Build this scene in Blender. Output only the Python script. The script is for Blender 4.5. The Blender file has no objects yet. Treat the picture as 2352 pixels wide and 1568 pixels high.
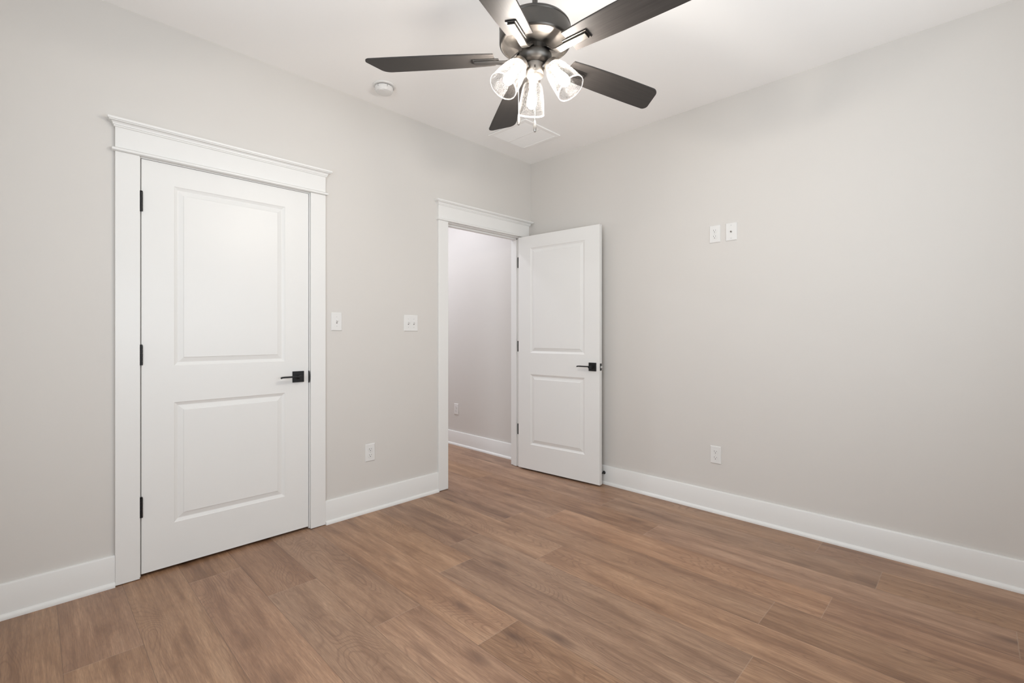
import bpy, bmesh, math, random
from math import sin, cos, pi, radians
from mathutils import Matrix, Vector

random.seed(7)
S = bpy.context.scene
C = S.collection

# ------------------------------------------------------------------ camera
cam_d = bpy.data.cameras.new('camera')
cam = bpy.data.objects.new('camera', cam_d)
C.objects.link(cam)
cam.location = (-3.1978, -2.9011, 1.1867)
cam.rotation_euler = (pi / 2, 0, radians(44.505 - 90))
cam_d.sensor_width = 36
cam_d.lens = 36 * 1082.09 / 2352
cam_d.shift_y = -16.5 / 2352
cam_d.clip_start = 0.02
S.camera = cam

# ------------------------------------------------------------------ view, world, daylight, hallway lamp, added fills
S.view_settings.view_transform = 'Standard'
S.view_settings.look = 'None'
S.view_settings.gamma = 1
S.view_settings.use_curve_mapping = False
S.view_settings.exposure = -0.02
S.cycles.transparent_max_bounces = 16
S.cycles.max_bounces = 9
S.cycles.diffuse_bounces = 6
S.cycles.use_denoising = True

W = bpy.data.worlds.new('World')
S.world = W
W.use_nodes = True
W.node_tree.nodes['Background'].inputs[0].default_value = (0.75, 0.87, 1.0, 1)
W.node_tree.nodes['Background'].inputs[1].default_value = 0.12

BULB = 405.0                      # emission of the three fan bulbs
BULB_COL = (1.0, 0.93, 0.85)

def area(name, loc, rot, sx, sy, watts, col, shape='RECTANGLE', spread=180):
    l = bpy.data.lights.new(name, 'AREA')
    l.shape = shape
    l.size = sx
    if shape == 'RECTANGLE':
        l.size_y = sy
    l.energy = watts
    l.color = col
    l.spread = radians(spread)
    o = bpy.data.objects.new(name, l)
    C.objects.link(o)
    o.location = loc
    o.rotation_euler = rot
    return o

RX0, RY0 = -3.80, -3.55           # far walls of the room, behind the camera
CEIL = 2.743
# daylight in the west window behind the camera; the south light is added fill
area('daylight_west', (RX0 - 0.06, -2.15, 1.42), (0, -pi / 2, 0), 1.40, 1.10, 33, (0.89, 0.97, 1.05))
area('fill_south', (-1.95, RY0 - 0.20, 1.35), (pi / 2 + radians(35), 0, 0), 1.70, 0.75, 37, (0.90, 0.98, 1.04))  # unseen fill added here, tilted up to brighten ceiling and left wall
area('hall_lamp', (-0.58, 0.78, CEIL - 0.012), (0, 0, 0), 0.16, 0.16, 7.5, (.94, .96, 1.05), 'DISK')
area('hall_fill', (-0.95, 2.05, CEIL - 0.012), (0, 0, 0), 0.16, 0.16, 27, (.94, .96, 1.05), 'DISK')  # unseen fill light added to lift the darker parts of the hallway

# ------------------------------------------------------------------ helpers
def obj(name, bm, mats, parent=None, smooth=False, bevel=0.0, seg=2, sharp=35):
    bmesh.ops.remove_doubles(bm, verts=bm.verts, dist=1e-6)
    bmesh.ops.recalc_face_normals(bm, faces=bm.faces)
    me = bpy.data.meshes.new(name)
    bm.to_mesh(me)
    bm.free()
    for m in (mats if isinstance(mats, (list, tuple)) else [mats]):
        me.materials.append(m)
    if smooth:
        for p in me.polygons:
            p.use_smooth = True
        me.set_sharp_from_angle(angle=radians(sharp))
    o = bpy.data.objects.new(name, me)
    C.objects.link(o)
    if parent:
        o.parent = parent
    if bevel:
        b = o.modifiers.new('bevel', 'BEVEL')
        b.width = bevel
        b.segments = seg
        b.limit_method = 'ANGLE'
        b.angle_limit = radians(40)
    return o

def tag(o, label, cat=None, group=None, kind=None):
    o['label'] = label
    if cat:
        o['category'] = cat
    if group:
        o['group'] = group
    if kind:
        o['kind'] = kind
    return o

def thing(name, label, cat, loc=(0, 0, 0), rz=0.0, group=None, kind=None):
    o = bpy.data.objects.new(name, None)
    C.objects.link(o)
    o.empty_display_size = 0.05
    o.location = loc
    o.rotation_euler = (0, 0, rz)
    return tag(o, label, cat, group, kind)

def dup(root, loc, rz, label, group=None):
    r = root.copy()
    C.objects.link(r)
    r.location = loc
    r.rotation_euler = (0, 0, rz)
    r['label'] = label
    if group:
        r['group'] = group
    for ch in list(root.children):
        c = ch.copy()
        C.objects.link(c)
        c.parent = r
        for g in list(ch.children):
            d = g.copy()
            C.objects.link(d)
            d.parent = c
    return r

def box(bm, x0, x1, y0, y1, z0, z1, mi=0, M=None):
    vs = [Vector((x, y, z)) for x in (x0, x1) for y in (y0, y1) for z in (z0, z1)]
    if M:
        vs = [M @ v for v in vs]
    v = [bm.verts.new(q) for q in vs]
    for f in ((0, 1, 3, 2), (4, 6, 7, 5), (0, 4, 5, 1), (2, 3, 7, 6), (0, 2, 6, 4), (1, 5, 7, 3)):
        bm.faces.new([v[i] for i in f]).material_index = mi

def quad(bm, pts, mi=0):
    f = bm.faces.new([bm.verts.new(p) for p in pts])
    f.material_index = mi
    return f

def lathe(bm, prof, n=48, M=None, mi=0, cap0=False, cap1=False):
    """prof: list of (r, z) round the local Z axis."""
    rings = []
    for r, z in prof:
        ring = []
        for k in range(n):
            a = 2 * pi * k / n
            p = Vector((r * cos(a), r * sin(a), z))
            ring.append(bm.verts.new(M @ p if M else p))
        rings.append(ring)
    for a, b in zip(rings, rings[1:]):
        for k in range(n):
            f = bm.faces.new((a[k], a[(k + 1) % n], b[(k + 1) % n], b[k]))
            f.material_index = mi
    if cap0:
        bm.faces.new(rings[0]).material_index = mi
    if cap1:
        bm.faces.new(rings[-1]).material_index = mi

def tube(bm, pts, r, n=12, mi=0):
    pts = [Vector(p) for p in pts]
    rings = []
    for i, p in enumerate(pts):
        t = (pts[min(i + 1, len(pts) - 1)] - pts[max(i - 1, 0)]).normalized()
        u = t.orthogonal().normalized() if i == 0 else (u - t * u.dot(t)).normalized()
        w = t.cross(u)
        rings.append([bm.verts.new(p + (u * cos(2 * pi * k / n) + w * sin(2 * pi * k / n)) * r) for k in range(n)])
    for a, b in zip(rings, rings[1:]):
        for k in range(n):
            bm.faces.new((a[k], a[(k + 1) % n], b[(k + 1) % n], b[k])).material_index = mi
    bm.faces.new(rings[0]).material_index = mi
    bm.faces.new(rings[-1]).material_index = mi

def prism(bm, poly, z0, z1, M=None, mi=0):
    a = [Vector((x, y, z0)) for x, y in poly]
    b = [Vector((x, y, z1)) for x, y in poly]
    if M:
        a = [M @ v for v in a]
        b = [M @ v for v in b]
    a = [bm.verts.new(v) for v in a]
    b = [bm.verts.new(v) for v in b]
    n = len(a)
    bm.faces.new(a).material_index = mi
    bm.faces.new(b).material_index = mi
    for k in range(n):
        bm.faces.new((a[k], a[(k + 1) % n], b[(k + 1) % n], b[k])).material_index = mi

# ------------------------------------------------------------------ materials
def mat(name, col=(.8, .8, .8), rough=.5, metal=0.0, spec=.5):
    m = bpy.data.materials.new(name)
    m.use_nodes = True
    b = m.node_tree.nodes['Principled BSDF']
    b.inputs['Base Color'].default_value = (*col, 1)
    b.inputs['Roughness'].default_value = rough
    b.inputs['Metallic'].default_value = metal
    b.inputs['Specular IOR Level'].default_value = spec
    return m

class NT:
    def __init__(s, m):
        s.t = m.node_tree
        s.b = s.t.nodes['Principled BSDF']
    def n(s, typ, **kw):
        q = s.t.nodes.new(typ)
        for k, v in kw.items():
            setattr(q, k, v)
        return q
    def l(s, a, b):
        s.t.links.new(a, b)
    def math(s, op, a, b=None, clamp=False):
        q = s.n('ShaderNodeMath', operation=op, use_clamp=clamp)
        for i, v in enumerate((a, b)):
            if v is None:
                continue
            if isinstance(v, (int, float)):
                q.inputs[i].default_value = v
            else:
                s.l(v, q.inputs[i])
        return q.outputs[0]
    def mix(s, fac, a, b, blend='MIX'):
        q = s.n('ShaderNodeMix', data_type='RGBA', blend_type=blend)
        for i, v in ((0, fac), (6, a), (7, b)):
            if isinstance(v, (int, float)):
                q.inputs[i].default_value = v
            elif isinstance(v, tuple):
                q.inputs[i].default_value = (*v, 1)
            else:
                s.l(v, q.inputs[i])
        return q.outputs[2]
    def noise(s, vec, scale, detail=2, rough=.5, dist=0.0):
        q = s.n('ShaderNodeTexNoise')
        q.inputs['Scale'].default_value = scale
        q.inputs['Detail'].default_value = detail
        q.inputs['Roughness'].default_value = rough
        q.inputs['Distortion'].default_value = dist
        s.l(vec, q.inputs['Vector'])
        return q.outputs['Fac']
    def ramp(s, fac, stops):
        q = s.n('ShaderNodeValToRGB')
        e = q.color_ramp.elements
        while len(e) < len(stops):
            e.new(.5)
        for k, (p, c) in enumerate(stops):
            e[k].position = p
            e[k].color = (*c, 1) if isinstance(c, tuple) else (c, c, c, 1)
        s.l(fac, q.inputs[0])
        return q.outputs[0]
    def maprange(s, v, a, b, c, d):
        q = s.n('ShaderNodeMapRange')
        s.l(v, q.inputs[0])
        for i, x in enumerate((a, b, c, d)):
            q.inputs[i + 1].default_value = x
        return q.outputs[0]

def painted(name, col, rough, bump=.02, scale=260, var=.012):
    """rolled or brushed paint: faint roller texture and a hair of tone variation"""
    m = mat(name, col, rough, 0, .35)
    N = NT(m)
    co = N.n('ShaderNodeTexCoord').outputs['Object']
    f = N.noise(co, scale, 3, .6)
    bp = N.n('ShaderNodeBump')
    bp.inputs['Strength'].default_value = bump
    bp.inputs['Distance'].default_value = .002
    N.l(f, bp.inputs['Height'])
    N.l(bp.outputs[0], N.b.inputs['Normal'])
    v = N.noise(co, 1.7, 3, .5)
    lo = tuple(c * (1 - var) for c in col)
    hi = tuple(min(1, c * (1 + var)) for c in col)
    N.l(N.mix(v, lo, hi), N.b.inputs['Base Color'])
    return m

M_WALL = painted('greige_wall_paint', (.635, .612, .582), .62, .05)
M_CEIL = painted('flat_ceiling_paint', (.94, .933, .918), .8, .05)
M_TRIM = painted('white_trim_enamel', (.765, .762, .745), .32, .012, 120)
M_DOOR = painted('white_door_enamel', (.765, .762, .745), .36, .012, 160)
M_HALL = painted('hall_wall_paint', (.655, .640, .625), .62, .05)
M_PLATE = painted('white_plastic', (.73, .725, .71), .28, .0, 50)
M_BLACK = painted('matte_black_metal', (.008, .008, .009), .42, .02, 400)
M_SLOT = mat('dark_slot', (.03, .028, .025), .8)
M_STEEL = mat('bright_steel', (.7, .7, .7), .25, 1)

def brushed(name, col, rough):
    m = mat(name, col, rough, 1.0)
    N = NT(m)
    co = N.n('ShaderNodeTexCoord').outputs['Object']
    mp = N.n('ShaderNodeMapping')
    mp.inputs['Scale'].default_value = (30, 30, 900)
    N.l(co, mp.inputs['Vector'])
    f = N.noise(mp.outputs[0], 1.0, 3, .6)
    N.l(N.maprange(f, .2, .8, rough - .07, rough + .10), N.b.inputs['Roughness'])
    return m
M_PEWTER = brushed('dark_brushed_pewter', (.105, .098, .091), .42)
M_PLATEM = brushed('brushed_metal_lightened', (.30, .275, .25), .40)  # base colour lightened to carry the bulbs' reflection under the motor
M_NICKEL = brushed('brushed_nickel', (.36, .34, .32), .34)

# fan blade: dark stained wood grain running along the blade
def blade_mat():
    m = mat('espresso_blade', (.05, .045, .042), .36, 0, .22)
    N = NT(m)
    co = N.n('ShaderNodeTexCoord').outputs['Object']
    mp = N.n('ShaderNodeMapping')
    mp.inputs['Scale'].default_value = (6, 160, 160)
    N.l(co, mp.inputs['Vector'])
    f = N.noise(mp.outputs[0], 1.0, 4, .6)
    N.l(N.ramp(f, [(.25, (.026, .0235, .022)), (.75, (.046, .041, .038))]), N.b.inputs['Base Color'])
    N.l(N.maprange(f, .2, .8, .46, .58), N.b.inputs['Roughness'])
    return m
M_BLADE = blade_mat()

def seeded_glass():
    m = bpy.data.materials.new('seeded_glass')
    m.use_nodes = True
    N = NT(m)
    t = m.node_tree
    out = t.nodes['Material Output']
    t.nodes.remove(t.nodes['Principled BSDF'])
    co = N.n('ShaderNodeTexCoord').outputs['Object']
    mp = N.n('ShaderNodeMapping')
    mp.inputs['Scale'].default_value = (1, 1, .62)
    N.l(co, mp.inputs['Vector'])
    vo = N.n('ShaderNodeTexVoronoi', feature='F1')
    vo.inputs['Scale'].default_value = 260
    vo.inputs['Randomness'].default_value = 1
    N.l(mp.outputs[0], vo.inputs['Vector'])
    nz = N.noise(mp.outputs[0], 90, 2, .5)
    seed = N.math('MULTIPLY', N.maprange(vo.outputs['Distance'], .42, .16, 0, 1), N.maprange(nz, .40, .56, 0, 1), True)
    lw = N.n('ShaderNodeLayerWeight')
    lw.inputs['Blend'].default_value = .30
    rim = N.math('POWER', lw.outputs['Facing'], 2.5)
    tr = N.n('ShaderNodeBsdfTransparent')
    N.l(N.mix(N.math('MULTIPLY', seed, .8), (.96, .96, .96), (.36, .35, .34)), tr.inputs[0])
    gl = N.n('ShaderNodeBsdfGlossy')
    gl.inputs['Roughness'].default_value = .12
    tl = N.n('ShaderNodeBsdfTranslucent')
    tl.inputs[0].default_value = (.95, .94, .92, 1)
    m1 = N.n('ShaderNodeMixShader')
    N.l(N.math('ADD', N.math('MULTIPLY', rim, .012), .0008), m1.inputs[0])
    N.l(tr.outputs[0], m1.inputs[1])
    N.l(gl.outputs[0], m1.inputs[2])
    m2 = N.n('ShaderNodeMixShader')
    white = N.maprange(N.noise(mp.outputs[0], 330, 2, .6), .50, .60, .0004, .0065)
    sz = N.n('ShaderNodeSeparateXYZ')
    N.l(co, sz.inputs[0])
    lip = N.maprange(sz.outputs[2], -.1335, -.1365, 0, .16)      # thick fire-polished lip
    N.l(N.math('ADD', N.math('ADD', white, lip), N.math('MULTIPLY', rim, .050)), m2.inputs[0])
    N.l(m1.outputs[0], m2.inputs[1])
    N.l(tl.outputs[0], m2.inputs[2])
    N.l(m2.outputs[0], out.inputs[0])
    return m
M_GLASS = seeded_glass()

def bulb_mat():
    m = bpy.data.materials.new('lit_bulb')
    m.use_nodes = True
    t = m.node_tree
    t.nodes.remove(t.nodes['Principled BSDF'])
    e = t.nodes.new('ShaderNodeEmission')
    e.inputs[0].default_value = (*BULB_COL, 1)
    e.inputs[1].default_value = BULB
    t.links.new(e.outputs[0], t.nodes['Material Output'].inputs[0])
    return m
M_BULB = bulb_mat()
M_SOCKET = mat('ivory_socket', (.75, .73, .68), .5)

# plank floor: UV = (metres across, metres along) inside each plank, colour attribute = per-plank random numbers
def floor_mat():
    m = mat('oak_vinyl_plank', (.3, .2, .13), .42, 0, .62)
    N = NT(m)
    uv = N.n('ShaderNodeUVMap', uv_map='plank').outputs[0]
    at = N.n('ShaderNodeAttribute', attribute_name='plank_random')
    sep = N.n('ShaderNodeSeparateColor')
    N.l(at.outputs['Color'], sep.inputs[0])
    r1, r2, r3 = sep.outputs
    su = N.n('ShaderNodeSeparateXYZ')
    N.l(uv, su.inputs[0])
    u, v = su.outputs[0], su.outputs[1]
    off = N.math('MULTIPLY', r1, 37.0)
    off2 = N.math('MULTIPLY', r2, 53.0)
    def vec(ku, kv):
        c = N.n('ShaderNodeCombineXYZ')
        N.l(N.math('ADD', N.math('MULTIPLY', u, ku), off), c.inputs[0])
        N.l(N.math('ADD', N.math('MULTIPLY', v, kv), off2), c.inputs[1])
        N.l(N.math('MULTIPLY', r3, 11.0), c.inputs[2])
        return c.outputs[0]
    # broad tone bands along the board
    band = N.noise(vec(11, .9), 1.0, 3, .55, .4)
    blotch = N.noise(vec(15, 3.2), 1.0, 4, .62, .8)
    # growth rings: contour lines of a slow field -> cathedrals and eyes round knots
    field = N.noise(vec(6.5, 1.35), 1.0, 1.5, .45, .35)
    ring = N.math('FRACT', N.math('MULTIPLY', field, 34.0))
    ringline = N.maprange(N.math('ABSOLUTE', N.math('SUBTRACT', ring, .5)), .28, .5, 0, 1)
    rmask = N.maprange(N.noise(vec(7, 1.1), 1.0, 2, .5), .46, .60, 0, 1)
    # knots
    vk = N.n('ShaderNodeTexVoronoi', feature='F1')
    vk.inputs['Scale'].default_value = 1.0
    N.l(vec(6.0, 1.9), vk.inputs['Vector'])
    knot = N.maprange(vk.outputs['Distance'], .19, .02, 0, 1)
    # pores and fibres
    fib = N.noise(vec(520, 22), 1.0, 3, .6)
    fib2 = N.noise(vec(150, 5), 1.0, 3, .65, .3)
    streak = N.noise(vec(42, 1.6), 1.0, 3, .6, .5)
    tone = N.math('ADD', N.math('ADD', N.math('MULTIPLY', band, .46), N.math('MULTIPLY', blotch, .36)), N.math('MULTIPLY', streak, .18))
    base = N.ramp(tone, [(.32, (.150, .086, .055)), (.42, (.270, .163, .104)), (.52, (.395, .252, .166)), (.66, (.500, .338, .230))])
    base = N.mix(N.math('MULTIPLY', rmask, .17), base, (.14, .074, .048))
    base = N.mix(N.math('MULTIPLY', N.math('MULTIPLY', ringline, rmask), .40), base, (.120, .062, .040))
    base = N.mix(N.math('MULTIPLY', knot, .82), base, (.085, .046, .031))
    base = N.mix(N.maprange(fib, .34, .66, .44, 0), base, (.12, .068, .046))
    base = N.mix(N.maprange(fib2, .40, .62, .32, 0), base, (.15, .085, .056))
    # plank-to-plank tone
    hsv = N.n('ShaderNodeHueSaturation')
    N.l(base, hsv.inputs['Color'])
    N.l(N.maprange(r3, 0, 1, .95, 1.20), hsv.inputs['Value'])
    N.l(N.maprange(r2, 0, 1, 1.06, 1.18), hsv.inputs['Saturation'])
    N.l(N.maprange(r1, 0, 1, .497, .501), hsv.inputs['Hue'])
    col = hsv.outputs[0]
    # bevelled joints
    pl = N.n('ShaderNodeAttribute', attribute_name='plank_size')
    ps = N.n('ShaderNodeSeparateColor')
    N.l(pl.outputs['Color'], ps.inputs[0])
    du = N.math('MINIMUM', u, N.math('SUBTRACT', ps.outputs[0], u))
    dv = N.math('MINIMUM', v, N.math('SUBTRACT', ps.outputs[1], v))
    e1 = N.maprange(du, .0004, .0018, 1, 0)
    e2 = N.maprange(dv, .0006, .0022, 1, 0)
    col = N.mix(N.math('MULTIPLY', e1, .45), col, (.075, .047, .034))
    col = N.mix(N.math('MULTIPLY', e2, .38), col, (.42, .31, .23))
    N.l(col, N.b.inputs['Base Color'])
    N.l(N.maprange(fib, .2, .8, .34, .46), N.b.inputs['Roughness'])
    h = N.math('SUBTRACT', N.math('MULTIPLY', fib, .25), N.math('MAXIMUM', e1, e2))
    bp = N.n('ShaderNodeBump')
    bp.inputs['Strength'].default_value = .25
    bp.inputs['Distance'].default_value = .0012
    N.l(h, bp.inputs['Height'])
    N.l(bp.outputs[0], N.b.inputs['Normal'])
    return m
M_FLOOR = floor_mat()

# ------------------------------------------------------------------ room shell
HY1 = 2.70                        # far end of the hallway
WT = 0.116                        # wall thickness
D1L, D1R = -2.829, -2.016         # closet door clear opening
D2L, D2R = -0.957, -0.140         # hall door clear opening
DH = 2.046                        # underside of head jambs

def floor():
    bm = bmesh.new()
    uvl = bm.loops.layers.uv.new('plank')
    rl = bm.loops.layers.float_color.new('plank_random')
    sl = bm.loops.layers.float_color.new('plank_size')
    P, X0, L = 0.2235, -0.218, 1.52
    joints = {-1: -2.28, 0: -2.57, 1: -1.499, 2: -2.442, 3: -2.267, 4: -1.249, 5: -2.317, 6: -1.0, 7: -1.547,
              8: -1.163, 9: -.618, 10: -1.75, 11: -2.75, 12: -2.15, 13: -1.30, 14: -2.6, 15: -1.9, 16: -1.2}
    rnd = random.Random(21)
    for k, jy in joints.items():
        xb = X0 - k * P
        xa = xb - P
        y = jy
        while y > RY0 - .3:
            y -= L
        while y < HY1 + .2:
            y0, y1 = max(y, RY0 - .12), min(y + L, HY1 + .12)
            r = (rnd.random(), rnd.random(), rnd.random())
            full = y
            y += L
            if y1 - y0 < .001:
                continue
            x0, x1 = max(xa, RX0 - .12), min(xb, .05)
            if x1 - x0 < .001:
                continue
            f = quad(bm, [(x0, y0, 0), (x1, y0, 0), (x1, y1, 0), (x0, y1, 0)])
            for lp in f.loops:
                c = lp.vert.co
                lp[uvl].uv = (c.x - xa, c.y - full)
                lp[rl] = (*r, 1)
                lp[sl] = (P, L, 0, 1)
    me = bpy.data.meshes.new('floor')
    bmesh.ops.recalc_face_normals(bm, faces=bm.faces)
    if bm.faces[0:1] and bm.faces[:][0].normal.z < 0:
        bmesh.ops.reverse_faces(bm, faces=bm.faces)
    bm.to_mesh(me)
    bm.free()
    me.materials.append(M_FLOOR)
    o = bpy.data.objects.new('floor', me)
    C.objects.link(o)
    return tag(o, 'brown oak-look plank floor running through bedroom and hallway', 'floor', kind='structure')
floor()

bm = bmesh.new()
box(bm, RX0 - .12, .12, RY0 - .12, HY1 + .12, CEIL, CEIL + .10)
tag(obj('ceiling', bm, M_CEIL), 'flat white ceiling above the fan', 'ceiling', kind='structure')

# right wall, one continuous plane past the doorway into the hallway
bm = bmesh.new()
box(bm, 0, .12, RY0 - .12, HY1 + .12, 0, CEIL)
tag(obj('wall_right', bm, M_WALL), 'greige right wall with two plates high up and an outlet low down', 'wall', kind='structure')

# left wall with the two door openings (rough openings leave room for the jambs)
J = .019
bm = bmesh.new()
box(bm, RX0 - .12, D1L - J, 0, WT, 0, CEIL)
box(bm, D1R + J, D2L - J, 0, WT, 0, CEIL)
box(bm, D2R + J, -.0005, 0, WT, 0, CEIL)
box(bm, D1L - J, D1R + J, 0, WT, DH + J, CEIL)
box(bm, D2L - J, D2R + J, 0, WT, DH + J, CEIL)
tag(obj('wall_left', bm, M_WALL), 'greige left wall holding both doorways', 'wall', kind='structure')

# walls behind the camera: west window, and an opening added for the south fill
bm = bmesh.new()
wy0, wy1, wz0, wz1 = -2.85, -1.45, .75, 2.10
box(bm, RX0 - .12, RX0, RY0 - .12, wy0, 0, CEIL)
box(bm, RX0 - .12, RX0, wy1, -.0005, 0, CEIL)
box(bm, RX0 - .12, RX0, wy0, wy1, 0, wz0)
box(bm, RX0 - .12, RX0, wy0, wy1, wz1, CEIL)
tag(obj('wall_west', bm, M_WALL), 'greige wall behind the camera on the left', 'wall', kind='structure')
bm = bmesh.new()
sx0, sx1 = -2.80, -1.10  # opening added to let the south fill light in
box(bm, RX0 + .0005, sx0, RY0 - .12, RY0, 0, CEIL)
box(bm, sx1, -.0005, RY0 - .12, RY0, 0, CEIL)
box(bm, sx0, sx1, RY0 - .12, RY0, 0, .72)
box(bm, sx0, sx1, RY0 - .12, RY0, 2.12, CEIL)
tag(obj('wall_south', bm, M_WALL), 'greige wall behind the camera on the right', 'wall', kind='structure')

# hallway shell beyond the left wall, and unseen closet walls added to block light
bm = bmesh.new()
box(bm, -1.80, -1.68, WT, HY1, 0, CEIL)
tag(obj('wall_hall', bm, M_HALL), 'hallway wall out of sight behind the doorway', 'wall', kind='structure')
bm = bmesh.new()
box(bm, -1.68, -.0005, HY1, HY1 + .12, 0, CEIL)
tag(obj('wall_end', bm, M_HALL), 'end wall of the hallway', 'wall', kind='structure')
bm = bmesh.new()
box(bm, -3.30, -1.80, .80, .90, 0, CEIL)  # unseen walls added to keep outside light from the door gaps
box(bm, -3.40, -3.30, WT, .90, 0, CEIL)
tag(obj('wall_light_block', bm, M_WALL), 'unseen closet walls added behind the closed door to block light', 'wall', kind='structure')

# ------------------------------------------------------------------ baseboards with shoe moulding
BB_T, BB_H, SH_T, SH_H = .015, .146, .013, .022
def base_profile():
    # (out from wall, z): shoe quarter-round, board, eased top
    pr = [(0, 0), (BB_T + SH_T, 0)]
    for k in range(7):
        a = pi / 2 * k / 6
        pr.append((BB_T + SH_T * cos(a), .004 + (SH_H - .004) * sin(a)))
    pr += [(BB_T, BB_H - .007), (BB_T - .002, BB_H - .002), (BB_T - .006, BB_H), (0, BB_H)]
    return pr
def baseboard(name, axis, a, b, pos, label, sgn=-1):
    bm = bmesh.new()
    pr = base_profile()
    ra, rb = [], []
    for o, z in pr:
        if axis == 'x':
            ra.append(bm.verts.new((a, pos + sgn * o, z)))
            rb.append(bm.verts.new((b, pos + sgn * o, z)))
        else:
            ra.append(bm.verts.new((pos + sgn * o, a, z)))
            rb.append(bm.verts.new((pos + sgn * o, b, z)))
    n = len(pr)
    for k in range(n):
        bm.faces.new((ra[k], ra[(k + 1) % n], rb[(k + 1) % n], rb[k]))
    bm.faces.new(ra)
    bm.faces.new(rb)
    return tag(obj(name, bm, M_TRIM, smooth=True, sharp=25), label, 'baseboard', kind='structure')
C1L, C1R = -2.926, -1.919          # outer edges of the closet door casing
C2L, C2R = -1.053, -.043           # outer edges of the hall door casing
baseboard('baseboard_left', 'x', RX0, C1L - .0003, 0, 'white baseboard left of the closed door')
baseboard('baseboard_middle', 'x', C1R + .0003, C2L - .0003, 0, 'white baseboard between the two doorways')
baseboard('baseboard_right', 'y', RY0, -.0205, 0, 'white baseboard along the right wall')
baseboard('baseboard_hall', 'y', WT + .004, HY1, 0, 'white baseboard seen through the open doorway')

# ------------------------------------------------------------------ door frames: jambs, casings, built-up heads
CT = .018
def door_frame(name, L, R, CL, CR, label, clip_right=None):
    root = thing(name, label, 'door frame', ((L + R) / 2, 0, 0), kind='structure')
    ox = -(L + R) / 2
    L, R, CL, CR = L + ox, R + ox, CL + ox, CR + ox
    # jambs with stops
    bm = bmesh.new()
    box(bm, L - J + .0005, L, 0, WT, 0.003, DH)
    box(bm, R, R + J - .0005, 0, WT, 0.003, DH)
    box(bm, L - J + .0005, R + J - .0005, 0, WT, DH, DH + J - .0005)
    box(bm, L, L + .011, .038, .074, 0.003, DH)
    box(bm, R - .011, R, .038, .074, 0.003, DH)
    box(bm, L, R, .038, .074, DH - .011, DH)
    obj('jamb', bm, M_TRIM, root, bevel=.001)
    # side casings
    for a, b in ((CL, L - .005), (R + .005, CR)):
        bm = bmesh.new()
        box(bm, a, b, -CT, 0, 0.003, DH + .004)
        obj('side_casing', bm, M_TRIM, root, bevel=.0015)
    # bead strip
    bm = bmesh.new()
    z0, z1 = DH + .004, DH + .022
    rr, n = .009, 8
    prof = [(0, z0), (CT + .004, z0)]
    for k in range(n + 1):
        a = -pi / 2 + pi * k / n
        prof.append((CT + .004 + rr * cos(a), (z0 + z1) / 2 + rr * sin(a)))
    prof += [(0, z1)]
    rings = []
    for o, z in prof:
        e = max(0, o - CT)
        rings.append([bm.verts.new(p) for p in ((CL - e, 0, z), (CL - e, -o, z), (CR + e, -o, z), (CR + e, 0, z))])
    for a, b in zip(rings, rings[1:]):
        for k in range(3):
            bm.faces.new((a[k], a[k + 1], b[k + 1], b[k]))
    obj('bead', bm, M_TRIM, root, smooth=True, sharp=50)
    # frieze board
    bm = bmesh.new()
    box(bm, CL, CR, -CT, 0, DH + .022, DH + .121)
    obj('head_board', bm, M_TRIM, root, bevel=.001)
    # crown
    zc = DH + .118
    prof = [(0, zc), (CT + .004, zc), (CT + .006, zc + .003), (CT + .006, zc + .007), (CT + .009, zc + .008)]
    for k in range(7):
        a = pi / 2 * k / 6
        prof.append((CT + .009 + .012 * (1 - cos(a)), zc + .008 + .015 * sin(a)))
    prof += [(CT + .024, zc + .023), (CT + .0245, zc + .027)]
    prof += [(CT + .029, zc + .028), (CT + .030, zc + .031), (CT + .030, zc + .038), (0, zc + .038)]
    rings = []
    for o, z in prof:
        e = max(0, o - CT)
        er = min(e, clip_right + ox - CR) if clip_right is not None else e
        rings.append([bm_v for bm_v in ((CL - e, 0, z), (CL - e, -o, z), (CR + er, -o, z), (CR + er, 0, z))])
    bm = bmesh.new()
    rings = [[bm.verts.new(p) for p in r] for r in rings]
    for a, b in zip(rings, rings[1:]):
        for k in range(3):
            bm.faces.new((a[k], a[k + 1], b[k + 1], b[k]))
    obj('crown', bm, M_TRIM, root, smooth=True, sharp=28)
    return root
F1 = door_frame('trim_1', D1L, D1R, C1L, C1R, 'white door frame with crowned head round the closed door')
F2 = door_frame('trim_2', D2L, D2R, C2L, C2R, 'white door frame with crowned head round the open doorway', clip_right=-.001)

# ------------------------------------------------------------------ two-panel moulded doors
def panel_face(bm, w, h, y, s, panels):
    """moulded face at local y; s = +1 recess goes towards +y."""
    x0, x1 = panels[0][0], panels[0][1]
    zs = [0]
    for p in panels:
        zs += [p[2], p[3]]
    zs.append(h)
    quad(bm, [(0, y, 0), (x0, y, 0), (x0, y, h), (0, y, h)])
    quad(bm, [(x1, y, 0), (w, y, 0), (w, y, h), (x1, y, h)])
    for k in range(0, len(zs), 2):
        quad(bm, [(x0, y, zs[k]), (x1, y, zs[k]), (x1, y, zs[k + 1]), (x0, y, zs[k + 1])])
    prof = [(0, 0), (.003, .0026), (.008, .0048), (.015, .0082), (.018, .0086), (.040, .0030), (.0415, .0006), (.044, .0003)]
    for a, b, c, d in panels:
        loops = []
        for i, dp in prof:
            yy = y + s * dp
            loops.append([(a + i, yy, c + i), (b - i, yy, c + i), (b - i, yy, d - i), (a + i, yy, d - i)])
        for p, q in zip(loops, loops[1:]):
            for k in range(4):
                quad(bm, [p[k], p[(k + 1) % 4], q[(k + 1) % 4], q[k]])
        quad(bm, loops[-1])

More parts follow.
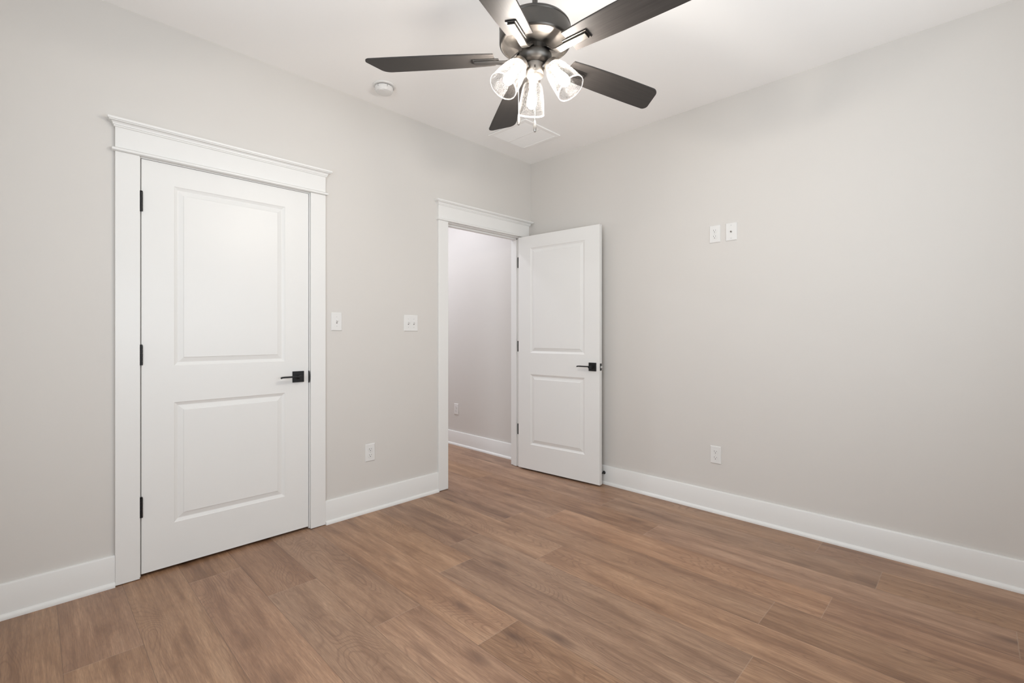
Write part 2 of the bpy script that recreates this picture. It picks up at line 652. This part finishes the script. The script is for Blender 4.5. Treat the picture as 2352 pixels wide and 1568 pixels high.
def door_slab(parent, w, h, t=.035):
    bm = bmesh.new()
    px0, px1 = .132, w - .135
    panels = [(px0, px1, .216, .826), (px0, px1, 1.012, 1.922)]
    panel_face(bm, w, h, 0, 1, panels)
    panel_face(bm, w, h, t, -1, panels)
    quad(bm, [(0, 0, 0), (0, t, 0), (0, t, h), (0, 0, h)])
    quad(bm, [(w, 0, 0), (w, t, 0), (w, t, h), (w, 0, h)])
    quad(bm, [(0, 0, 0), (w, 0, 0), (w, t, 0), (0, t, 0)])
    quad(bm, [(0, 0, h), (w, 0, h), (w, t, h), (0, t, h)])
    return obj('slab', bm, M_DOOR, parent)

def lever(parent, x, z, y, side):
    """square rose + lever pointing to -x (hinge side); side=-1 faces -y."""
    s = side
    bm = bmesh.new()
    a = .033
    box(bm, x - a, x + a, *(sorted((y, y + s * .008))), z - a, z + a)
    r = obj('door_handle', bm, M_BLACK, parent, bevel=.0012)
    tag(r, 'matte black lever handle with square rose')
    bm = bmesh.new()
    M = Matrix.Translation((x, y + s * .008, z)) @ Matrix.Rotation(-s * pi / 2, 4, 'X')
    lathe(bm, [(.0125, 0), (.0125, .012), (.0105, .016), (.0105, .048)], 24, M, cap1=True)
    obj('neck', bm, M_BLACK, r, smooth=True)
    bm = bmesh.new()
    # flat bar with a softly dropped tip
    n = 10
    pts = [(x + .010, z + .004)] + [(x + .010 - .118 * k / n, z + .004) for k in range(1, n)]
    ya, yb = y + s * .040, y + s * .058
    top = [(px, pz + .0045) for px, pz in pts] + [(x - .110, z + .0075), (x - .114, z + .003)]
    bot = [(px, pz - .0045) for px, pz in pts] + [(x - .108, z - .0005), (x - .1135, z - .004)]
    ring = []
    for (tx, tz), (bx, bz) in zip(top, bot):
        ring.append([bm.verts.new(p) for p in ((tx, ya, tz), (tx, yb, tz), (bx, yb, bz), (bx, ya, bz))])
    for p, q in zip(ring, ring[1:]):
        for k in range(4):
            bm.faces.new((p[k], p[(k + 1) % 4], q[(k + 1) % 4], q[k]))
    bm.faces.new(ring[0])
    bm.faces.new(ring[-1])
    obj('lever', bm, M_BLACK, r, bevel=.0008)
    return r

def hinge_bm(z, x=0.0, y=-.006, leaf=None):
    bm = bmesh.new()
    hh = .0475
    for k in range(5):
        a = z - hh + k * hh * 2 / 5
        b = a + hh * 2 / 5 - .0007
        lathe(bm, [(.0066, a), (.0066, b)], 20, Matrix.Translation((x, y, 0)), cap0=True, cap1=True)
    lathe(bm, [(.0045, z + hh), (.0060, z + hh + .001), (.0060, z + hh + .004), (.003, z + hh + .006)], 16, Matrix.Translation((x, y, 0)), cap0=True, cap1=True)
    if leaf:
        box(bm, *leaf, z - hh, z + hh)
    return bm

# closed closet door: hinge edge on its left
DW1, DHT = (D1R - .003) - (D1L + .003), 2.028
d1 = thing('door_1', 'closed white two-panel door with black lever and hinges', 'door', (D1L + .003, .001, .0155), kind='structure')
door_slab(d1, DW1, DHT)
lever(d1, DW1 - .061, .917, 0, -1)
for z in (1.818, 1.068, .326):
    hb = obj('hinge', hinge_bm(z, -.0015, -.0065), M_BLACK, d1, smooth=True)
    tag(hb, 'black hinge knuckle')
# its strike plate on the jamb
bm = bmesh.new()
poly = []
for k in range(9):
    a = -pi / 2 + pi * k / 8
    poly.append((-.004 - .012 * cos(a), .036 * sin(a)))
M = Matrix.Translation(((D1R - D1L) / 2 + .0002, 0, .929)) @ Matrix(((0, 0, 1, 0), (1, 0, 0, 0), (0, 1, 0, 0), (0, 0, 0, 1)))
prism(bm, poly + [(.03, .036), (.03, -.036)], -.0022, .0, M)
sp = obj('strike_plate', bm, M_BLACK, F1)
tag(sp, 'black strike plate')

# open hall door: hinged on its right, swung about 94 degrees into the room
DW2 = .811
PIN = Vector((D2R + .003, -.007, 0))
ANG = radians(94.6)
d2 = thing('door_2', 'white two-panel door standing open against the right wall', 'door', (PIN.x, PIN.y, .0145), ANG, kind='structure')
# local frame of the closed door: hinge edge at x = 0 and the slab runs to -x; the hall face is at larger y
sl2 = door_slab(d2, DW2, DHT)
sl2.location = (-.004, .042, 0)
sl2.rotation_euler = (0, 0, pi)
for side in (-1, 1):
    yy = .042 if side == 1 else .007
    h = lever(d2, DW2 - .061, .917, 0, -1)
    # hall face lies at slab-local y = 0, room face at y = .035 (mirrored handle)
    if side == 1:
        h.location = (-.004, .042, 0)
        h.rotation_euler = (0, 0, pi)
    else:
        h.location = (-.004, .007, 0)
        h.scale = (-1, 1, 1)
bm = bmesh.new()
xe = -.004 - DW2
box(bm, xe - .0012, xe + .001, .0245 - .0125, .0245 + .0125, .917 - .028, .917 + .028)
lp = obj('latch_plate', bm, M_BLACK, d2, bevel=.0006)
tag(lp, 'black latch plate on the door edge')
bm = bmesh.new()
prism(bm, [(xe - .0012, .016), (xe - .011, .016), (xe - .004, .032), (xe - .0012, .032)], .917 - .008, .917 + .008)
obj('latch_bolt', bm, M_STEEL, lp)
for z in (1.818, 1.068, .326):
    hb = obj('hinge', hinge_bm(z, 0, 0, (-.0045, -.003, .002, .034)), M_BLACK, d2, smooth=True)
    tag(hb, 'black hinge in the door gap')
# jamb leaves of the same hinges
for z in (1.83, 1.08, .338):
    bm = bmesh.new()
    box(bm, (D2R - D2L) / 2 - .0012, (D2R - D2L) / 2 + .0005, .001, .034, z - .0475, z + .0475)
    obj('hinge_leaf', bm, M_BLACK, F2)

# baseboard door stop behind the open door
ds = thing('door_stop', 'small black door stop on the right baseboard behind the open door', 'door stop', (-BB_T, -.800, .090))
Mx = Matrix.Rotation(-pi / 2, 4, 'Y')
bm = bmesh.new()
lathe(bm, [(.0001, -.0002), (.013, -.0002), (.013, .003), (.008, .006), (.0055, .012), (.0055, .047)], 24, Mx)
obj('post', bm, M_BLACK, ds, smooth=True)
bm = bmesh.new()
lathe(bm, [(.006, .046), (.0095, .047), (.0105, .052), (.0095, .058), (.005, .061)], 24, Mx, cap0=True, cap1=True)
obj('rubber_tip', bm, M_BLACK, ds, smooth=True)

# ------------------------------------------------------------------ wall plates
def plate(parent, w, h, t=.006):
    bm = bmesh.new()
    a, b = w / 2, h / 2
    loops = []
    for i, y in ((0, 0), (0, -.0022), (.0016, -.0046), (.0040, -t)):
        loops.append([bm.verts.new(p) for p in ((-a + i, y, -b + i), (a - i, y, -b + i), (a - i, y, b - i), (-a + i, y, b - i))])
    for p, q in zip(loops, loops[1:]):
        for k in range(4):
            bm.faces.new((p[k], p[(k + 1) % 4], q[(k + 1) % 4], q[k]))
    bm.faces.new(loops[-1])
    bm.faces.new(loops[0])
    return obj('cover_plate', bm, M_PLATE, parent)

def screw(parent, x, z, y=-.006):
    bm = bmesh.new()
    M = Matrix.Translation((x, y, z)) @ Matrix.Rotation(pi / 2, 4, 'X')
    lathe(bm, [(.0033, -.0005), (.0033, .0004), (.0022, .0011)], 16, M, cap0=True, cap1=True)
    box(bm, x - .0026, x + .0026, y - .0014, y - .0009, z - .0004, z + .0004, 1)
    return obj('screw', bm, [M_PLATE, M_SLOT], parent, smooth=True)

def receptacle(parent, z):
    bm = bmesh.new()
    # round face with flattened top and bottom
    poly = []
    for k in range(40):
        a = 2 * pi * k / 40
        poly.append((.0172 * cos(a), max(-.0135, min(.0135, .0172 * sin(a)))))
    M = Matrix.Translation((0, 0, z)) @ Matrix.Rotation(pi / 2, 4, 'X')
    prism(bm, poly, .004, .0078, M)
    f = -.0078
    box(bm, -.0078, -.0058, f - .0003, f + .001, z + .0002, z + .0092, 1)
    box(bm, .0058, .0074, f - .0003, f + .001, z + .0012, z + .0086, 1)
    M2 = Matrix.Translation((0, f, z - .0066)) @ Matrix.Rotation(pi / 2, 4, 'X')
    lathe(bm, [(.0026, -.001), (.0026, .0003)], 16, M2, 1, cap0=True, cap1=True)
    return obj('receptacle', bm, [M_PLATE, M_SLOT], parent)

OG = 'white duplex outlets on the walls'
out0 = thing('wall_outlet', 'white duplex outlet low on the left wall between the two doorways', 'outlet', (-1.609, -.0003, .394), 0, OG)
plate(out0, .071, .116)
receptacle(out0, .0197)
receptacle(out0, -.0197)
screw(out0, 0, 0)
dup(out0, (-.0003, -1.667, .383), -pi / 2, 'white duplex outlet low on the right wall above the baseboard')
dup(out0, (-.0003, -1.661, 1.856), -pi / 2, 'white duplex outlet high on the right wall beside the cable jack plate')
dup(out0, (-.0003, 1.08, .383), -pi / 2, 'white duplex outlet on the hallway wall seen through the open doorway')

def toggle(parent, x):
    bm = bmesh.new()
    box(bm, x - .0052, x + .0052, -.0068, -.005, -.0122, .0122)
    fr = obj('toggle', bm, M_PLATE, parent, bevel=.0006)
    bm = bmesh.new()
    M = Matrix.Translation((x, -.005, 0)) @ Matrix.Rotation(radians(-26), 4, 'X')
    box(bm, -.0036, .0036, -.0155, 0, -.0044, .0044, 0, M)
    obj('switch_lever', bm, M_PLATE, fr, bevel=.001)
    bm = bmesh.new()
    box(bm, x - .0042, x + .0042, -.0070, -.0062, -.0112, -.0068)
    obj('switch_slot', bm, M_SLOT, fr)
SG = 'white toggle switch plates on the left wall'
s1 = thing('light_switch', 'single white toggle switch right of the closed door', 'light switch', (-1.842, -.0003, 1.268), 0, SG)
plate(s1, .071, .116)
toggle(s1, 0)
screw(s1, 0, .030)
screw(s1, 0, -.030)
s2 = thing('light_switch', 'double white toggle switch plate left of the open doorway', 'light switch', (-1.288, -.0003, 1.267), 0, SG)
plate(s2, .117, .116)
toggle(s2, -.023)
toggle(s2, .023)
for x in (-.023, .023):
    screw(s2, x, .030)
    screw(s2, x, -.030)
jk = thing('cable_jack', 'white cable jack plate high on the right wall beside the outlet', 'cable jack', (-.0003, -1.767, 1.856), -pi / 2)
plate(jk, .071, .116)
screw(jk, 0, .042)
screw(jk, 0, -.042)
bm = bmesh.new()
Mj = Matrix.Translation((0, -.006, 0)) @ Matrix.Rotation(pi / 2, 4, 'X')
lathe(bm, [(.0062, -.0005), (.0062, .002)], 6, Mj, cap0=True, cap1=True)
lathe(bm, [(.0045, .001), (.0045, .009), (.0030, .009), (.0030, .004)], 24, Mj)
lathe(bm, [(.0030, .0045), (.0001, .0045)], 24, Mj, 1)
tag(obj('coax_jack', bm, [M_NICKEL, M_SLOT], jk, smooth=True), 'small threaded metal jack')

# ------------------------------------------------------------------ return air grille on the ceiling
vt = thing('ceiling_vent', 'square white return air grille on the ceiling near the corner', 'vent', (-.507, -.391, CEIL))
vh = .200
bm = bmesh.new()
for a, b, c, d in ((-vh, vh, -vh, -vh + .032), (-vh, vh, vh - .032, vh), (-vh, -vh + .032, -vh + .032, vh - .032), (vh - .032, vh, -vh + .032, vh - .032)):
    box(bm, a, b, c, d, -.009, -.0002)
obj('frame', bm, M_CEIL, vt, bevel=.004)
bm = bmesh.new()
box(bm, -.006, .006, -vh + .032, vh - .032, -.008, -.001)
obj('divider', bm, M_CEIL, vt)
bm = bmesh.new()
ns = 27
for k in range(ns):
    y = -vh + .036 + (2 * vh - .072) * k / (ns - 1)
    for x0, x1 in ((-vh + .032, -.006), (.006, vh - .032)):
        M = Matrix.Translation((0, y, -.0045)) @ Matrix.Rotation(radians(-24), 4, 'X')
        box(bm, x0, x1, -.0062, .0062, -.0005, .0005, 0, M)
obj('louvers', bm, M_CEIL, vt)
bm = bmesh.new()
box(bm, -vh + .03, vh - .03, -vh + .03, vh - .03, -.0009, -.0003)
obj('backing', bm, mat('vent_throat', (.60, .59, .57), .8), vt)

# ------------------------------------------------------------------ smoke detector
sd = thing('smoke_detector', 'round white smoke detector on the ceiling left of the fan', 'smoke detector', (-1.655, -.262, CEIL))
bm = bmesh.new()
lathe(bm, [(.0001, -.0002), (.068, -.0002), (.068, -.006), (.066, -.009), (.060, -.010), (.052, -.010)], 64)
obj('mounting_base', bm, M_PLATE, sd, smooth=True)
bm = bmesh.new()
lathe(bm, [(.051, -.013), (.056, -.014), (.057, -.022), (.054, -.036), (.049, -.043), (.040, -.046), (.0001, -.0475)], 64)
body = obj('body', bm, M_PLATE, sd, smooth=True)
bm = bmesh.new()
lathe(bm, [(.0525, -.009), (.0525, -.0145)], 64)
obj('sensing_gap', bm, M_SLOT, body)
bm = bmesh.new()
ca = radians(-150)
Mb = Matrix.Translation((.034 * cos(ca), .034 * sin(ca), -.0455))
lathe(bm, [(.0175, .004), (.0175, -.0015), (.0165, -.0025), (.0001, -.0025)], 32, Mb)
obj('test_button', bm, M_PLATE, body, smooth=True)
bm = bmesh.new()
box(bm, .0535, .0573, -.0008, .0008, -.027, -.0145)
sv = obj('side_vent', bm, M_SLOT, body)
sv.rotation_euler.z = radians(20)
for k in range(1, 6):
    q = sv.copy()
    C.objects.link(q)
    q.rotation_euler.z = radians(20 + 60 * k)

# ------------------------------------------------------------------ ceiling fan
FX, FY, BZ = -1.855, -1.704, 2.238
fan = thing('ceiling_fan', 'dark five-blade ceiling fan with three lit seeded glass shades', 'ceiling fan', (FX, FY, CEIL))
def fz(z):
    return z - CEIL
bm = bmesh.new()
lathe(bm, [(.068, -.0003), (.068, -.012), (.064, -.030), (.050, -.052), (.030, -.062), (.014, -.064)], 48, cap0=True)
obj('canopy', bm, M_PEWTER, fan, smooth=True)
bm = bmesh.new()
lathe(bm, [(.0105, -.060), (.0105, fz(2.372))], 24)
lathe(bm, [(.022, fz(2.385)), (.024, fz(2.378)), (.024, fz(2.362))], 32, cap0=True)
obj('downrod', bm, M_PEWTER, fan, smooth=True)
bm = bmesh.new()
lathe(bm, [(.020, fz(2.375)), (.060, fz(2.374)), (.105, fz(2.370)), (.126, fz(2.363)), (.134, fz(2.354)), (.136, fz(2.348)), (.1345, fz(2.345)),
           (.1355, fz(2.342)), (.1355, fz(2.292)), (.1345, fz(2.288)), (.130, fz(2.2845)), (.1255, fz(2.2855)), (.1250, fz(2.290))], 96)
obj('motor_housing', bm, M_PEWTER, fan, smooth=True, sharp=40)
bm = bmesh.new()
lathe(bm, [(.1248, fz(2.2885)), (.118, fz(2.2882)), (.110, fz(2.2835)), (.095, fz(2.2800)), (.075, fz(2.278)), (.055, fz(2.276)), (.049, fz(2.274))], 96)
tag(obj('motor_base_plate', bm, M_PLATEM, fan, smooth=True, sharp=50), 'brushed metal plate under the motor, bulb reflection in its tone')
bm = bmesh.new()
lathe(bm, [(.049, fz(2.276)), (.0505, fz(2.274)), (.0505, fz(2.256)), (.047, fz(2.253))], 64)
for k in range(10):
    M = Matrix.Rotation(2 * pi * k / 10 + .2, 4, 'Z')
    box(bm, .0495, .0512, -.001, .001, fz(2.257), fz(2.273), 1, M)
obj('flywheel', bm, [M_PEWTER, M_SLOT], fan, smooth=True)

PITCH = radians(-8.5)
def pitch_pt(x, y, z, k=1.0):
    a = PITCH * k
    return Vector((x, y * cos(a) - z * sin(a), y * sin(a) + z * cos(a) + fz(BZ)))

def blade_outline():
    r0, pts = .155, []
    def arc(cx, cy, r, a0, a1, n=8):
        return [(cx + r * cos(radians(a0 + (a1 - a0) * k / n)), cy + r * sin(radians(a0 + (a1 - a0) * k / n))) for k in range(n + 1)]
    # right edge, root to tip
    pts += [(r0, -.050), (.24, -.0565), (.34, -.0605), (.44, -.0625), (.53, -.063)]
    pts += arc(.577, -.020, .043, -90, -22, 8)
    # slanted end up to the tighter left corner
    pts += arc(.628, .045, .020, -18, 84, 8)
    pts += [(.54, .0645), (.44, .0625), (.34, .060), (.24, .0555), (r0, .050)]
    return pts
OUT = blade_outline()
def blade_mesh():
    bm = bmesh.new()
    a = [bm.verts.new(pitch_pt(x, y, 0)) for x, y in OUT]
    b = [bm.verts.new(pitch_pt(x, y, .006)) for x, y in OUT]
    bm.faces.new(a)
    bm.faces.new(b)
    n = len(OUT)
    for k in range(n):
        bm.faces.new((a[k], a[(k + 1) % n], b[(k + 1) % n], b[k]))
    return bm
def strip(bm, path, halfw, t):
    """path: (r, z below blade, pitch factor)."""
    rings = []
    for r, z, k, hw in path:
        rings.append([bm.verts.new(pitch_pt(r, y, zz, k)) for y, zz in ((-hw, z), (hw, z), (hw, z + t), (-hw, z + t))])
    for p, q in zip(rings, rings[1:]):
        for k in range(4):
            bm.faces.new((p[k], p[(k + 1) % 4], q[(k + 1) % 4], q[k]))
    bm.faces.new(rings[0])
    bm.faces.new(rings[-1])
def arm_mesh():
    bm = bmesh.new()
    strip(bm, [(.138, -.0045, 1, .0205), (.238, -.0045, 1, .0205)], 0, .0045)
    strip(bm, [(.046, .018, 0, .016), (.060, .016, 0, .016), (.076, .006, .2, .0155), (.094, -.0105, .5, .015), (.112, -.0135, .8, .0145),
               (.130, -.0125, 1, .014), (.148, -.0105, 1, .014), (.232, -.0105, 1, .014)], 0, .0062)
    return bm
b0 = obj('blade', blade_mesh(), M_BLADE, fan, bevel=.0012)
a0 = obj('blade_arm', arm_mesh(), M_PEWTER, b0, bevel=.0010)
TH0 = 57.5
b0.rotation_euler.z = radians(TH0)
for k in range(1, 5):
    b = b0.copy()
    C.objects.link(b)
    b.rotation_euler.z = radians(TH0 + 72 * k)
    a = a0.copy()
    C.objects.link(a)
    a.parent = b

# light kit
bm = bmesh.new()
lathe(bm, [(.044, fz(2.256)), (.058, fz(2.253)), (.0635, fz(2.247)), (.0640, fz(2.238)), (.0600, fz(2.226)), (.050, fz(2.217)), (.038, fz(2.212))], 64)
obj('switch_housing', bm, M_PEWTER, fan, smooth=True, sharp=50)
bm = bmesh.new()
lathe(bm, [(.037, fz(2.2125)), (.0370, fz(2.206)), (.0350, fz(2.192)), (.0350, fz(2.176)), (.0325, fz(2.171)), (.022, fz(2.168)), (.0001, fz(2.167))], 48)
obj('light_fitter', bm, M_PLATEM, fan, smooth=True)

TILT = radians(35.5)
def lamp():
    """local frame: lamp axis runs down local -Z from the cap."""
    bm = bmesh.new()
    lathe(bm, [(.0001, .012), (.011, .011), (.019, .006), (.022, 0), (.0275, -.001), (.0290, -.003), (.0290, -.018), (.0270, -.019), (.0265, -.004)], 40)
    tube(bm, [(-.040, 0, .013), (-.028, 0, .0125), (-.014, 0, .011), (0, 0, .008)], .008, 16)
    h = obj('lamp_holder', bm, M_PLATEM, fan, smooth=True, sharp=45)
    prof = [(.0255, -.012), (.0265, -.019), (.0330, -.024), (.0380, -.033), (.0425, -.050), (.0470, -.075), (.0505, -.100), (.0530, -.125), (.0540, -.138),
            (.0535, -.1395), (.0522, -.1395), (.0515, -.138), (.0504, -.125), (.0480, -.100), (.0445, -.075), (.0400, -.050), (.0355, -.033), (.0310, -.026), (.0245, -.020)]
    bm = bmesh.new()
    lathe(bm, prof, 64)
    g = obj('glass_shade', bm, M_GLASS, h, smooth=True, sharp=50)
    tag(g, 'clear seeded glass shade')
    bm = bmesh.new()
    lathe(bm, [(.0135, -.008), (.0150, -.012), (.0150, -.040), (.0125, -.042)], 24, cap0=True, cap1=True)
    obj('socket', bm, M_SOCKET, h, smooth=True)
    bm = bmesh.new()
    lathe(bm, [(.011, -.042), (.0125, -.052), (.0165, -.068), (.0195, -.084), (.0200, -.094), (.0180, -.105), (.0120, -.114), (.0050, -.1178), (.0001, -.1182)], 20, cap0=True)
    b = obj('light_bulb', bm, M_BULB, h, smooth=True)
    tag(b, 'glowing light bulb')
    return h
l0 = lamp()
LAZ = (48, 168, 288)
def place_lamp(h, deg):
    a = radians(deg)
    h.matrix_local = Matrix.Rotation(a, 4, 'Z') @ Matrix.Translation((.063, 0, fz(2.203))) @ Matrix.Rotation(-TILT, 4, 'Y')
place_lamp(l0, LAZ[0])
for deg in LAZ[1:]:
    h = l0.copy()
    C.objects.link(h)
    for ch in list(l0.children):
        c = ch.copy()
        C.objects.link(c)
        c.parent = h
    place_lamp(h, deg)

# pull chains: tiny beads, each with a drop-shaped fob
def chain(x, y, z0, z1):
    bm = bmesh.new()
    tube(bm, [(x, y, fz(z0)), (x, y, fz(z1))], .0006, 6)
    n = int((z0 - z1) / .0042)
    for k in range(n):
        z = fz(z0) - (k + .5) * (z0 - z1) / n
        bmesh.ops.create_icosphere(bm, subdivisions=1, radius=.0015, matrix=Matrix.Translation((x, y, z)))
    c = obj('pull_chain', bm, M_NICKEL, fan, smooth=True)
    bm = bmesh.new()
    zt = fz(z1)
    lathe(bm, [(.0015, zt + .001), (.0028, zt - .002), (.0048, zt - .012), (.0062, zt - .026), (.0060, zt - .034), (.0042, zt - .041), (.0001, zt - .0435)], 24,
          Matrix.Translation((x, y, 0)), cap0=True)
    obj('fob', bm, M_NICKEL, c, smooth=True)
    return c
va = radians(44.5)
fw, rt = Vector((cos(va), sin(va))), Vector((sin(va), -cos(va)))
p = fw * -.037 + rt * -.002
chain(p.x, p.y, 2.190, 1.984)
bm = bmesh.new()
tube(bm, [(fw.x * -.030 + rt.x * -.002, fw.y * -.030 + rt.y * -.002, fz(2.192)), (p.x, p.y, fz(2.191)), (p.x, p.y, fz(2.184))], .0032, 12)
obj('chain_guide', bm, M_PEWTER, fan, smooth=True)
p = fw * .030 + rt * -.062
chain(p.x, p.y, 2.234, 2.040)
